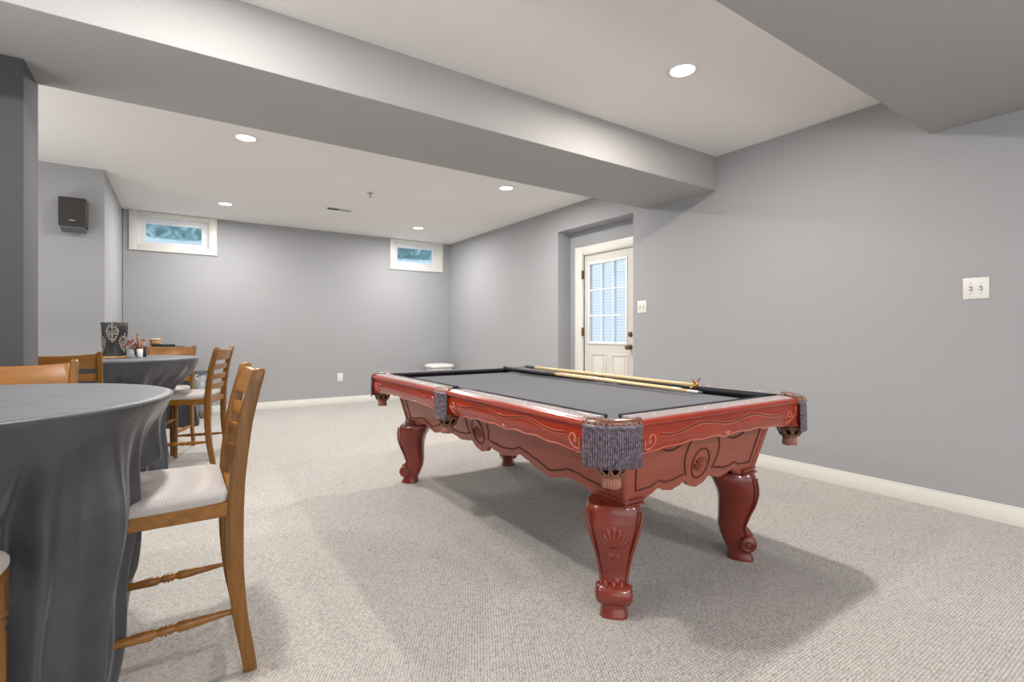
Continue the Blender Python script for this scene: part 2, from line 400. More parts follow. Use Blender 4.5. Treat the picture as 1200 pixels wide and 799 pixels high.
for y0,y1 in ((D0+.12, (D0+D1)/2-.045), ((D0+D1)/2+.045, D1-.12)):
    for z0,z1 in ((.2,.86),):
        box(b,lx0-.008,lx0+.002,y0,y1,z0,z0+.02); box(b,lx0-.008,lx0+.002,y0,y1,z1-.02,z1); box(b,lx0-.008,lx0+.002,y0,y0+.02,z0+.02,z1-.02); box(b,lx0-.008,lx0+.002,y1-.02,y1,z0+.02,z1-.02)
        box(b,lx0-.006,lx0+.002,y0+.05,y1-.05,z0+.05,z1-.05)
obj('raised_panel', b, M['doorw'], d, bevel=.003)
b = new()
for k in (1,2):
    y=G0+(G1-G0)*k/3; box(b,lx0-.004,lx1+.004,y-.009,y+.009,GZ0,GZ1)
    z=GZ0+(GZ1-GZ0)*k/3; box(b,lx0-.003,lx1+.003,G0,G1,z-.009,z+.009)
obj('muntin', b, M['vinyl'], d)
b = new(); box(b,DW+.03,DW+.034,G0,G1,GZ0,GZ1); obj('door_pane', b, M['glass'], d)
RX = Matrix.Rotation(-PI/2,3,'Y')
b = new(); lathe(b,[(.03,0),(.03,.006),(.012,.01),(.012,.035),(.026,.042),(.03,.055),(.024,.068),(.008,.072)],(lx0,3.885,.945),mtx=RX,seg=20); obj('door_knob', b, M['brass_dk'], d)
b = new(); lathe(b,[(.03,0),(.028,.012),(.014,.014),(.012,.022)],(lx0,3.885,1.09),mtx=RX,seg=20); obj('deadbolt', b, M['brass_dk'], d)
for i,z in enumerate((.25,1.12,1.83)):
    b = new(); box(b,DW-.024,DW+.012,D1-.004,D1+.016,z-.05,z+.05); cylb(b,(DW-.024,D1+.006,z-.055),(DW-.024,D1+.006,z+.055),.007,seg=8); obj('hinge', b, M['brass_dk'], d)
b = new(); box(b, DW+1.3,DW+1.4,1.5,8.2,-.2,4.5); o = struct('siding_outside', b, M['siding'], 'bluish white lapped siding seen through the door glass'); o['category']='siding'

# switches and outlet
def plate(name, label, cat, loc, rotz, w, h, kind):
    t = thing(name, label, cat, loc, rotz)    # local +Y points out of the wall
    b = new(); box(b,-w/2,w/2,0,.006,-h/2,h/2); obj('cover_plate', b, M['plate'], t, bevel=.003)
    if kind=='outlet':
        for s in (-1,1):
            b = new(); box(b,-.017,.017,.005,.009,s*.02-.014,s*.02+.014)
            for q in (-.006,.006): box(b,q-.0015,q+.0015,.0085,.0095,s*.02-.004,s*.02+.006,1)
            obj('socket', b, [M['plate'],M['plate_dark']], t)
    else:
        n = kind
        for k in range(n):
            x = (k-(n-1)/2)*.046
            b = new(); box(b,x-.007,x+.007,.005,.007,-.014,.014,1); box(b,x-.004,x+.004,.005,.018,-.008,.002)
            for z in (-.03,.03): lathe(b,[(.003,.0),(.003,.002)],(x,.006,z),seg=8,mi=1,mtx=Matrix.Rotation(-PI/2,3,'X'))
            obj('toggle', b, [M['plate'],M['plate_dark']], t)
    return t
plate('light_switch','white double switch plate on the wall right of the door alcove','switch',(XR,3.522,1.375),PI/2,.118,.128,2)
plate('light_switch','large white switch plate at the right of the long blank wall','switch',(XR,.928,1.371),PI/2,.12,.128,2)
plate('wall_outlet','white electrical outlet low on the far wall','outlet',(2.09,YB,.413),PI,.085,.13,'outlet')

# ceiling lights
def downlight(x,y,label,power=1.,col=(1,.965,.92)):
    t = thing('recessed_light', label, 'ceiling light', (x,y,ZC), 0, 'recessed ceiling lights')
    b = new(); lathe(b,[(.092,0),(.09,-.006),(.076,-.009),(.070,-.004)],seg=40,caps=False); obj('trim_ring', b, M['white'], t)
    b = new(); lathe(b,[(.072,-.003),(.05,-.0055),(.002,-.006)],seg=40); obj('light_lens', b, M['lamp'], t)
    L = bpy.data.lights.new('downlight_lamp','AREA'); L.shape='DISK'; L.size=.13; L.energy=LAMP*power; L.color=col; L.spread=math.radians(178)
    lo = bpy.data.objects.new('downlight_lamp', L); C.objects.link(lo); lo.location=(x,y,ZC-.012)
LAMP = 37
downlight(.444,4.51,'round recessed light in the far ceiling, nearest the beam on the left')
downlight(.462,6.95,'round recessed light in the far ceiling, back left of four')
downlight(2.94,4.50,'round recessed light in the far ceiling, nearest the beam on the right')
downlight(2.962,6.94,'round recessed light in the far ceiling, back right of four')
downlight(2.50,1.90,'large round recessed light in the near ceiling above the pool table',1.05,(1,.925,.84))
def lamp(x,y,e,z=ZC-.012,size=.13):
    L = bpy.data.lights.new('unseen_room_lamp','AREA'); L.shape='DISK'; L.size=size; L.energy=e; L.color=(1,.965,.92)
    lo = bpy.data.objects.new('unseen_room_lamp', L); C.objects.link(lo); lo.location=(x,y,z)
lamp(.1,1.9,LAMP*.9); lamp(-2.2,1.9,LAMP); lamp(-2.2,4.6,LAMP*.5)  # first pairs with the near downlight; left-bay two added unseen as fill
lamp(.3,-1.6,LAMP*.8,BZ-.012); lamp(2.6,-1.6,LAMP*.8,BZ-.012)  # unseen lamps added behind the camera for fill

def fill_uplamp(x,y,z,e,size):
    L = bpy.data.lights.new('unseen_fill_lamp','AREA'); L.shape='DISK'; L.size=size; L.energy=e; L.color=(1,.985,.96)
    lo = bpy.data.objects.new('unseen_fill_lamp', L); C.objects.link(lo); lo.location=(x,y,z); lo.rotation_euler=(PI,0,0)
fill_uplamp(-2.4,4.3,.9,34,1.6); fill_uplamp(1.2,-1.9,1.2,78,1.6); fill_uplamp(-2.3,1.2,1.3,60,1.4)  # upward lamps added out of view to brighten the ceiling

# vent and sprinkler
t = thing('ceiling_vent','small rectangular air vent in the far ceiling','vent',(1.69,6.46,ZC))
b = new(); box(b,-.17,.17,-.06,.06,-.006,0); obj('vent_frame', b, M['ceil'], t, bevel=.002)
b = new()
for k in range(7): box(b,-.145,-.005,-.045+.013*k,-.037+.013*k,-.009,-.005)
obj('vent_louver', b, M['vent_d'], t)
b = new()
for k in range(7): box(b,.005,.145,-.045+.013*k,-.037+.013*k,-.009,-.005)
obj('vent_louver', b, M['vent'], t)
t = thing('fire_sprinkler','tiny white sprinkler head on the far ceiling','sprinkler',(1.779,5.511,ZC))
b = new(); lathe(b,[(.035,0),(.034,-.006),(.014,-.01),(.012,-.03)],seg=20); obj('escutcheon', b, M['vent'], t)
b = new(); lathe(b,[(.006,-.03),(.006,-.045),(.02,-.047),(.02,-.05)],seg=16); obj('deflector', b, M['vent'], t)

# speaker
t = thing('wall_speaker','small dark brown loudspeaker mounted high on the left wall','speaker',(-.815,LY,2.205),0)
b = new(); box(b,-.098,.098,-.15,-.02,-.125,.142); obj('speaker_body', b, M['speaker'], t, bevel=.008)
b = new(); prism(b,[(-.15,-.138),(-.15,-.126),(-.0,-.126),(-.0,-.160),(-.06,-.165)],-.085,.085,mtx=Matrix(((0,0,1),(1,0,0),(0,1,0)))); obj('wall_bracket', b, M['speaker_m'], t)
b = new(); box(b,-.09,.09,-.158,-.15,-.08,.136); obj('speaker_grille', b, M['speaker'], t, bevel=.004)
b = new(); box(b,-.02,.02,-.161,-.158,-.104+.03,-.098+.03); obj('badge', b, M['chrome'], t)

# ------------------------------------------------------------------ pool table
TX, TY = 1.890, 2.475
LX, LY_ = -.030, -.029     # cabinet and legs sit very slightly off the rail frame
pt = thing('pool_table','carved red mahogany pool table with grey felt and fringed leather pockets','pool table',(TX,TY,0),0)
HW, HL = .70, 1.275; ZT=.797; NW, NL = .530, 1.115; BED=.762
CS, CL = .535, 1.150        # where short / long rails stop at the corners
MP = .070; MO = -.005        # side pocket half gap, its offset along the rail
def interp(tab, x):
    x=abs(x)
    for (a,p),(c,q) in zip(tab,tab[1:]):
        if x<=c:
            u=(x-a)/(c-a); u=u*u*(3-2*u); return p+(q-p)*u
    return tab[-1][1]
# bed
b = new(); poly=[]
def arcp(cx,cy,r,a0,a1,n=8): return [(cx+r*math.cos(a0+(a1-a0)*k/n), cy+r*math.sin(a0+(a1-a0)*k/n)) for k in range(n+1)]
pw, pl = .60, 1.19; pr=.062
for (sx,sy,a) in ((1,1,0),(-1,1,PI/2),(-1,-1,PI),(1,-1,3*PI/2)):
    cxx, cyy = sx*(NW+.035), sy*(NL+.035)
    if a==0: poly += [(pw,cyy-pr*1.2)] + arcp(cxx,cyy,pr,-PI/2,-PI,6) + [(cxx-pr*1.2,pl)]
    elif a==PI/2: poly += [(cxx+pr*1.2,pl)] + arcp(cxx,cyy,pr,0,-PI/2,6) + [(-pw,cyy-pr*1.2)]
    elif a==PI: poly += [(-pw,cyy+pr*1.2)] + arcp(cxx,cyy,pr,PI/2,0,6) + [(cxx+pr*1.2,-pl)]
    else: poly += [(cxx-pr*1.2,-pl)] + arcp(cxx,cyy,pr,PI,PI/2,6) + [(pw,cyy+pr*1.2)]
prism(b, poly, BED-.03, BED); obj('playing_surface', b, M['felt'], pt)
# cushions + rail tops + fascia
def rail_segment(kind, s, t0, t1):
    """kind 'long' (runs along y at x=s*HW) or 'short'; t0..t1 along the rail"""
    H, N = (HW, NW) if kind=='long' else (HL, NL)
    def P3(o, t, z): return Vector((s*o, t, z)) if kind=='long' else Vector((t, s*o, z))
    L = t1-t0; n = 60
    # cushion with mitred ends
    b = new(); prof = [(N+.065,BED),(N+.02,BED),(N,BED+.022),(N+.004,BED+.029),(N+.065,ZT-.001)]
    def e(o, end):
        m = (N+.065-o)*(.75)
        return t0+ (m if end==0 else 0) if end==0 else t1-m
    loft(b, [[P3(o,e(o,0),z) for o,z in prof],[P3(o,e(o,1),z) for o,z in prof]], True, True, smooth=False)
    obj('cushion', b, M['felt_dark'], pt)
    # rail top
    b = new(); i0 = N+.065
    prof = [(i0,ZT-.03),(i0,ZT),(H-.022,ZT+.001),(H-.014,ZT-.003),(H-.016,ZT-.03)]
    bull = [(H-.016,ZT-.004),(H-.008,ZT-.003),(H+.002,ZT-.008),(H+.006,ZT-.016),(H+.003,ZT-.025),(H-.006,ZT-.030),(H-.016,ZT-.031)]
    R = [[P3(o,t,z) for o,z in prof] for t in (t0,t1)]
    loft(b, R, True, True, smooth=True)
    loft(b, [[P3(o,t,z) for o,z in bull] for t in (t0,t1)], True, True, mi=2)
    for k in range(int(L/.33)+1):     # sight inlays
        t=t0+.12+k*.31
        if t<t1-.06: lathe(b,[(.0045,.0),(.0045,.0012)],tuple(P3((i0+H)/2,t,ZT)),seg=8,mi=1)
    obj('rail_top', b, [M['mahog_top'],M['ferrule'],M['mahog']], pt, smooth_ang=35)
    # carved fascia board
    def zb(u):   # u 0..1 scalloped lower edge
        w = u if u<.5 else 1-u
        tab = [(0,.668),(.05,.662),(.11,.668),(.15,.675),(.22,.672),(.28,.683),(.36,.677),(.42,.684),(.465,.676),(.5,.668)]
        return interp(tab, w)
    def off(z): 
        v=(ZT-.028-z)/.11
        return H-.012+.012*math.sin(min(max(v,0),1)*PI*.9)-.030*v*v
    b = new(); rings=[]
    for i in range(n+1):
        u=i/n; t=t0+L*u; z0=zb(u); ring=[]
        for j in range(9):
            z=ZT-.028+(z0-ZT+.028)*j/8; ring.append(P3(off(z),t,z))
        for j in range(8,-1,-1):
            z=ZT-.028+(z0-ZT+.028)*j/8; ring.append(P3(off(z)-.024,t,z))
        rings.append(ring)
    loft(b, rings, True, True)
    # bead along the edge, double wavy carved line, end scrolls, centre leaf
    bead=[P3(off(zb(u))+.001, t0+L*u, zb(u)+.002) for u in [.02+.96*i/n for i in range(n+1)]]
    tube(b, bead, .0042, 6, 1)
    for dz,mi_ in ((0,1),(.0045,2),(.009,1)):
        ln=[]
        for i in range(n+1):
            u=.10+.80*i/n; z=.742-dz+.010*math.sin(u*PI*6+PI/2)*(1 if .03<u<.97 else 0) - .004*math.cos(u*PI*2)
            ln.append(P3(off(z)+.0008,t0+L*u,z))
        tube(b, ln, .0024, 5, mi_)
    for e_,sg in ((t0,1),(t1,-1)):
        sp=[]
        for k in range(26):
            a=PI*.5+sg*0+k/25*PI*2.6; r=.042*(1-k/25*.80); q=e_+sg*.056
            y=q - sg*r*math.sin(a-.2)*.8; z=.714+ r*math.cos(a-.2)*1.0
            sp.append(P3(off(z)+.001,y,z))
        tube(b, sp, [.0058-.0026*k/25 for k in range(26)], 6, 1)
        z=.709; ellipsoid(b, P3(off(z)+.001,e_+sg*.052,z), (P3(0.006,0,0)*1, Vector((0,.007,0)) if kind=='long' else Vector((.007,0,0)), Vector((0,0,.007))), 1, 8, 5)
    tm=(t0+t1)/2
    for q in (-2,-1,0,1,2):
        z=.690; a=q*.42; dv = (Vector((0,math.sin(a),math.cos(a))) if kind=='long' else Vector((math.sin(a),0,math.cos(a))))
        nv = P3(1,0,0)-P3(0,0,0); sd = nv.cross(dv)
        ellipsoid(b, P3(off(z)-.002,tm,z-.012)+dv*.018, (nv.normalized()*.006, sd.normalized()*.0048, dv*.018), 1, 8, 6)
    obj('rail_apron', b, [M['mahog'],M['mahog_highlight'],M['cab_groove']], pt, smooth_ang=50)
for s in (-1,1):
    rail_segment('short', s, -CS, CS)
    rail_segment('long', s, -CL, MO-MP)
    rail_segment('long', s, MO+MP, CL)

# cabinet
CZB, CZT = .44, .745
def chw(z): return .43+(z-.44)/.22*.05
def chl(z): return 1.10+(z-.44)/.22*.05
zl = [(0,.435),(.05,.443),(.104,.472),(.15,.462),(.24,.456),(.32,.466),(.40,.484),(.46,.472),(.52,.456),(.635,.438),(.70,.450),(.76,.462),(.84,.458),(.92,.440),(1.0,.432),(1.15,.432)]
zs = [(0,.440),(.045,.448),(.085,.472),(.12,.460),(.165,.452),(.21,.458),(.25,.470),(.29,.456),(.34,.440),(.5,.436)]
b = new()
zl = [(a,.458+(z-.458)*1.35) for a,z in zl]; zs = [(a,.455+(z-.455)*1.35) for a,z in zs]
def cab_pt(kind,s,t,z,o=0.):
    """t = metres along the face at mid height"""
    if kind=='long': return Vector((s*(chw(z)+o)+LX, t*chl(z)/1.10+LY_, z))
    return Vector((t*chw(z)/.43+LX, s*(chl(z)+o)+LY_, z))
for kind,tab,half in (('long',zl,1.10),('short',zs,.43)):
    for s in (-1,1):
        n = 110 if kind=='long' else 60; rings=[]
        for i in range(n+1):
            t=-half+2*half*i/n; z0=interp(tab,t); ring=[]
            for j in range(7): ring.append(cab_pt(kind,s,t,z0+(CZT-z0)*j/6))
            for j in range(6,-1,-1): ring.append(cab_pt(kind,s,t*(1-.02/half),z0+(CZT-z0)*j/6,-.022))
            rings.append(ring)
        loft(b, rings, True, True)
        # carved dark grooves
        def groove(pts, r=.0042): tube(b, [cab_pt(kind,s,t,z,.0005) for t,z in pts], r, 6, 1)
        def oval(tc,zc,a,c,n=28): groove([(tc+a*math.cos(2*PI*k/n), zc+c*math.sin(2*PI*k/n)) for k in range(n+1)])
        off = .040
        if kind=='long':
            oval(0,.545,.062,.072)
            for sg in (-1,1):
                groove([(sg*(.10+.02*math.sin(k/14*PI)), .655-.14*k/14) for k in range(15)])
                groove([(sg*(.12+(.86-.12)*k/50), interp(zl,.12+(.86-.12)*k/50)+off+.004*math.sin(k*.3)) for k in range(51)])
                groove([(sg*(.86+.15*k/12), interp(zl,.86)+off - .018*k/12) for k in range(13)])
                groove([(sg*1.01, .48+.19*k/10) for k in range(11)])
                groove([(sg*(.30+.25*k/16), .652-.020*math.sin(k/16*PI)) for k in range(17)])
                groove([(sg*(.62+.18*k/14), .650-.030*math.sin(k/14*PI)) for k in range(15)])
        else:
            oval(0,.543,.055,.066)
            for sg in (-1,1):
                groove([(sg*(.085+.022*math.sin(k/14*PI)), .655-.15*k/14) for k in range(15)])
                groove([(sg*(.10+(.29-.10)*k/24), interp(zs,.10+(.29-.10)*k/24)+off+.006*math.sin(k*.26)) for k in range(25)])
                groove([(sg*(.29+.09*k/8), .492-.004*k/8) for k in range(9)])
                groove([(sg*(.38), .488+.17*k/8) for k in range(9)])
                groove([(sg*(.13+.14*k/12), .655-.026*math.sin(k/12*PI)) for k in range(13)])
        # shell in the middle oval
        for q in range(-3,4):
            a=q*.36; base=cab_pt(kind,s,0,.505,-.001)
            tv = Vector((0,1,0)) if kind=='long' else Vector((1,0,0))
            nv=Vector((s,0,0)) if kind=='long' else Vector((0,s,0)); up_=Vector((0,0,1))+nv*.227; dv=(tv*math.sin(a)+up_*math.cos(a))
            ln=.034*(1-.04*abs(q)); ellipsoid(b, base+dv*ln*1.15, (nv*.010, nv.cross(dv)*.0058, dv*ln), 0, 8, 6)
            tube(b,[base+nv*.002+(tv*math.sin(a+.18)+up_*math.cos(a+.18))*l_ for l_ in (.012,.035,.064)],.0028,5,1)
for sx in (-1,1):
    for sy in (-1,1):
        tube(b, [(sx*(chw(z)-.004)+LX, sy*(chl(z)-.004)+LY_, z) for z in (.432,.55,CZT)], .014, 10)
obj('cabinet', b, [M['cab'],M['cab_groove'],M['mahog']], pt, smooth_ang=45)
b = new(); box(b,-.60,.60,-1.19,1.19,.70,.731); obj('slate_base', b, M['cab_groove'], pt)

# legs
prof = [ # z, inner, outer, half width, squareness
 (.432,-.150,.052,.100),(.418,-.150,.060,.108),(.40,-.140,.060,.112),(.375,-.130,.066,.107),(.34,-.112,.069,.098),(.305,-.103,.065,.088),(.27,-.100,.056,.079),
 (.235,-.100,.042,.071),(.20,-.101,.030,.065),(.17,-.102,.021,.060),(.145,-.100,.020,.057),(.12,-.094,.032,.055),(.09,-.082,.048,.053),(.062,-.070,.050,.051),
 (.045,-.060,.044,.047),(.03,-.056,.046,.048),(.012,-.060,.056,.054),(0,-.060,.057,.055)]
for sx in (-1,1):
    for sy in (-1,1):
        D = Vector((sx,sy,0)).normalized(); Wv = Vector((-D.y,D.x,0)); O = Vector((sx*.434+LX,sy*1.040+LY_,0))
        lg = new(); rings=[]
        def lp(dd,w,z): return O + D*dd + Wv*w + Vector((0,0,z))
        for z,i_,o_,hw in prof:
            c=(i_+o_)/2; h=(o_-i_)/2; ring=[]
            for k in range(28):
                a=2*PI*k/28; ca,sa=math.cos(a),math.sin(a); p=.55
                dx=math.copysign(abs(ca)**p,ca)*h; dy=math.copysign(abs(sa)**p,sa)*hw
                if dx<0: dy*= 1+.25*dx/h     # narrower at the back
                ring.append(lp(c+dx,dy,z))
            rings.append(ring)
        loft(lg, rings)
        # scroll at the foot
        cyl=[]
        for w in (-.066,-.062,-.05,.05,.062,.066):
            r=.043 if abs(w)<.06 else (.038 if abs(w)<.064 else .033)
            cyl.append([lp(.022+r*math.cos(2*PI*k/20), w, .086+r*math.sin(2*PI*k/20)) for k in range(20)])
        loft(lg, cyl)
        for sg in (-1,1):
            sp=[lp(.022+(.034*(1-k/24*.75))*math.cos(PI*.5+k/24*PI*3), sg*.067, .086+(.034*(1-k/24*.75))*math.sin(PI*.5+k/24*PI*3)) for k in range(25)]
            tube(lg, sp, .0035, 6)
            ellipsoid(lg, lp(.022,sg*.066,.086),(D*.011,Wv*.007,Vector((0,0,.011))),0,10,6)
            # edge beads running down the knee
            bd=[]
            for z,i_,o_,hw in prof[1:12]: bd.append(lp(o_-.012, sg*(hw-.006), z))
            tube(lg, bd, .0065, 8)
        leg_o = obj('leg', lg, M['leg'], pt, smooth_ang=50)
        # collar under the cabinet
        cb = new()
        for (z0,z1,g) in ((.430,.440,.006),(.440,.452,.0),(.452,.458,.004)):
            x0,x1 = sx*(.444+g)+LX, sx*(.345-g)+LX; y0,y1 = sy*(1.112+g)+LY_, sy*(.972-g)+LY_
            box(cb, min(x0,x1),max(x0,x1),min(y0,y1),max(y0,y1),z0,z1)
        obj('leg_collar', cb, M['leg'], leg_o, bevel=.003)
        # shell carving on the knee
        cv = new()
        def osurf(z):
            for (za,_,oa,_h),(zb_,_,ob,_h2) in zip(prof,prof[1:]):
                if zb_<=z<=za: return ob+(oa-ob)*(z-zb_)/(za-zb_)
            return prof[-1][2]
        for q in range(-3,4):
            a=q*.27; pts=[]; rs=[]
            for k in range(9):
                l=.012+.088*(1-.05*abs(q))*k/8; z=.262+l*math.cos(a); w=l*math.sin(a)
                pts.append(lp(osurf(z)-.001- .25*w*w/.05, w, z)); rs.append(.0035+.0078*math.sin(min(k/8,.93)*PI)**.6 if k else .002)
            tube(cv, pts, rs, 8)
        for q in range(5):
            a=-.9+q*.45; z=.250-.012*math.cos(a); w=.022*math.sin(a)
            ellipsoid(cv, lp(osurf(z),w,z),(D*.006,Wv*.006,Vector((0,0,.011))),0,8,6)
        ellipsoid(cv, lp(osurf(.225),0,.222),(D*.005,Wv*.007,Vector((0,0,.014))),0,8,6)
        obj('shell_carving', cv, M['leg'], leg_o)
        cv = new()
        for w in (-.03,0,.03):
            tube(cv,[lp(.020+.046*math.cos(a), w, .086+.046*math.sin(a)) for a in [PI*.62-.14*k for k in range(9)]], [.004+.007*math.sin(k/8*PI) for k in range(9)],8)
        obj('scroll_leaf', cv, M['leg'], leg_o)

# pockets
def pocket(center, Tn, Nn, half, bulge, holec, holer, fullness=1.):
    """center = middle of the outer face; Tn tangent, Nn outward"""
    Tn=Vector(Tn).normalized(); Nn=Vector(Nn).normalized(); c=Vector(center)
    def arc(u,o=0.): 
        nx=(Nn+Tn*u*.25).normalized()
        return c+Tn*u*half+Nn*bulge*(1-u*u)+nx*o
    pk = bpy.data.objects.new('pocket', None); C.objects.link(pk); pk.parent=pt
    # iron / leather collar
    b = new(); rings=[]
    for k in range(15):
        u=-1+2*k/14; rings.append([arc(u,o)+Vector((0,0,z)) for o,z in ((-.040,.765),(-.040,.798),(-.026,.803),(-.008,.802),(.004,.794),(.007,.785),(.004,.776),(-.006,.768))])
    loft(b, rings)
    for k in range(11):
        u=-.9+1.8*k/10; tube(b,[arc(u,.0075)+Vector((0,0,.789)),arc(u+.05,.0085)+Vector((0,0,.781))],.003,5,1)
    obj('pocket_collar', b, [M['leather'],M['tassel']], pk)
    # back bolster filling the corner behind the fringe
    b = new(); rings=[[arc(-1+2*k/10,o)+Vector((0,0,z)) for o,z in ((-.03,.66),(-.03,.77),(-.004,.77),(-.010,.66))] for k in range(11)]
    loft(b, rings); obj('pocket_shield', b, M['mahog'], pk)
    # fringe
    b = new(); n=int(25*half/.1); 
    for layer in (0,1):
        for i in range(n):
            u=-.98+1.96*(i+.5*layer)/n
            if u>1: continue
            ln=.148*(1-.035*random.random()); rings=[]; ph=random.random()*.6; dr=(random.random()-.5)*.002
            for j in range(17):
                v=j/16; p=arc(u,.005+.004*layer+.003*math.sin(v*2))+Tn*dr*v+Vector((0,0,.778-ln*v))
                a=v*PI*9+ph; ring=[]
                for k in range(4):
                    aa=a+k*PI/2; rr=.0046 if k%2==0 else .0020
                    ring.append(p+(Tn*math.cos(aa)+Nn*math.sin(aa))*rr)
                rings.append(ring)
            loft(b, rings, smooth=True)
    rings=[[arc(-1+2*k/12,o)+Vector((0,0,z)) for o,z in ((.0,.768),(.0,.782),(.013,.782),(.014,.768))] for k in range(13)]
    loft(b, rings)
    obj('fringe', b, M['fringe'], pk)
    # bucket, hanging net basket of leather loops, tassel
    hc = Vector(holec)
    b = new(); lathe(b,[(holer+(.004 if half>.09 else .012),.757 if half>.09 else .79),(holer+.010,.74),(holer+.004,.70),(holer*.75,.662),(holer*.5,.645)],(hc.x,hc.y,0),seg=24,caps=False)
    lathe(b,[(holer*.5,.645),(.001,.644)],(hc.x,hc.y,0),seg=24,caps=False)
    o=obj('bucket', b, M['black'], pk); so=o.modifiers.new('thick','SOLIDIFY'); so.thickness=.004
    b = new(); bc = hc*0 + Vector((c.x,c.y,0)) - Nn*(.040-bulge*.6) 
    r0=.058
    def ring_pt(a,r,z): return Vector((bc.x+r*math.cos(a), bc.y+r*math.sin(a), z))
    tube(b,[ring_pt(2*PI*k/28,r0,.640) for k in range(28)],.005,7,closed=True)
    tube(b,[ring_pt(2*PI*k/28,r0*.62,.600) for k in range(28)],.006,7,closed=True)
    for q in range(9):
        a0=2*PI*q/9
        loop=[]
        for k in range(14):
            th=2*PI*k/14; z=.622+.019*math.cos(th); rr=r0*(1-.34*((.642-z)/.042)) ; loop.append(ring_pt(a0+.30*math.sin(th),rr+.003,z))
        tube(b,loop,.0042,6,closed=True)
    lathe(b,[(r0*.95,.700),(r0*.98,.662),(r0*.96,.642)],(bc.x,bc.y,0),seg=24,mi=0,caps=False)
    obj('basket', b, M['brassleather'], pk)
    b = new(); lathe(b,[(r0*.80,.640),(r0*.72,.622),(r0*.5,.604),(.002,.600)],(bc.x,bc.y,0),seg=20); obj('basket_lining', b, M['black'], pk)
    b = new()
    lathe(b,[(.016,.606),(.027,.600),(.030,.592),(.028,.586)],(bc.x,bc.y,0),seg=18)
    for k in range(18):
        a=2*PI*k/18; r_=.026; L_=.040*(1-.08*random.random())
        tube(b,[Vector((bc.x+r_*math.cos(a),bc.y+r_*math.sin(a),.592)),Vector((bc.x+r_*1.12*math.cos(a),bc.y+r_*1.12*math.sin(a),.592-L_))],[.0048,.0055],6)
    lathe(b,[(.02,.592),(.024,.560)],(bc.x,bc.y,0),seg=12)
    obj('tassel', b, M['tassel'], pk)
for sx in (-1,1):
    for sy in (-1,1):
        cc=Vector((sx*(CS+HW)/2, sy*(CL+HL)/2, 0))
        pocket(cc, (-sx*(HW-CS), sy*(HL-CL), 0), (sx*(HL-CL),sy*(HW-CS),0), .104, .046, (sx*(NW+.035),sy*(NL+.035),0), .058)
    pocket((sx*(HW-.004), MO, 0), (0,1,0), (sx,0,0), MP, .010, (sx*(NW+.072),MO,0), .050)

# cues
def stick(name, label, p0, p1, secs, parent_parts):
    p0,p1=Vector(p0),Vector(p1); t = thing(name,label,'cue' if name!='bridge_stick' else 'bridge stick', tuple(p0))
    d=p1-p0
    for nm,m,u0,u1,r0,r1 in secs:
        b=new(); n=6; tube(b,[d*(u0+(u1-u0)*k/n) for k in range(n+1)],[r0+(r1-r0)*k/n for k in range(n+1)],14); obj(nm,b,M[m],t)
    return t,d
stick('pool_cue','pool cue with black wrapped butt lying nearest the middle of the felt',(2.335,3.60,.806),(2.285,1.615,.789),
 [('bumper','black',0,.01,.014,.014),('butt','cue_black',.01,.36,.0145,.0115),('joint_collar','brass',.36,.372,.0115,.0115),('shaft','maple',.372,.955,.0112,.0072),('ferrule','ferrule',.955,.99,.0072,.007),('cue_tip','tipblue',.99,1.,.007,.006)],None)
stick('pool_cue','second pool cue, mostly hidden beside the first, white ferrule ending short of it',(2.365,3.45,.806),(2.318,1.755,.790),
 [('butt','cue_black',0,.34,.0140,.0115),('joint_collar','brass',.34,.352,.0115,.0115),('shaft','maple',.352,.955,.0112,.0075),('ferrule','ferrule',.955,.99,.0075,.007),('cue_tip','tipblue',.99,1.,.007,.006)],None)
t,dv = stick('bridge_stick','long maple bridge stick with brass crutch head resting along the far cushion',(2.420,3.40,.822),(2.392,1.715,.811),
 [('collar','cue_black',0,.08,.0135,.0135),('shaft','maple',.08,.985,.0130,.010)],None)
b=new(); e=dv*.985
for sg in (-1,1):
    tube(b,[e+Vector((-.035*sg,0,-.016)),e+Vector((0,-.008,.006)),e+Vector((.032*sg,-.012,.034))],[.005,.006,.004],8)
tube(b,[e,e+Vector((0,-.022,0))],.010,10)
obj('bridge_head',b,M['brass'],t)

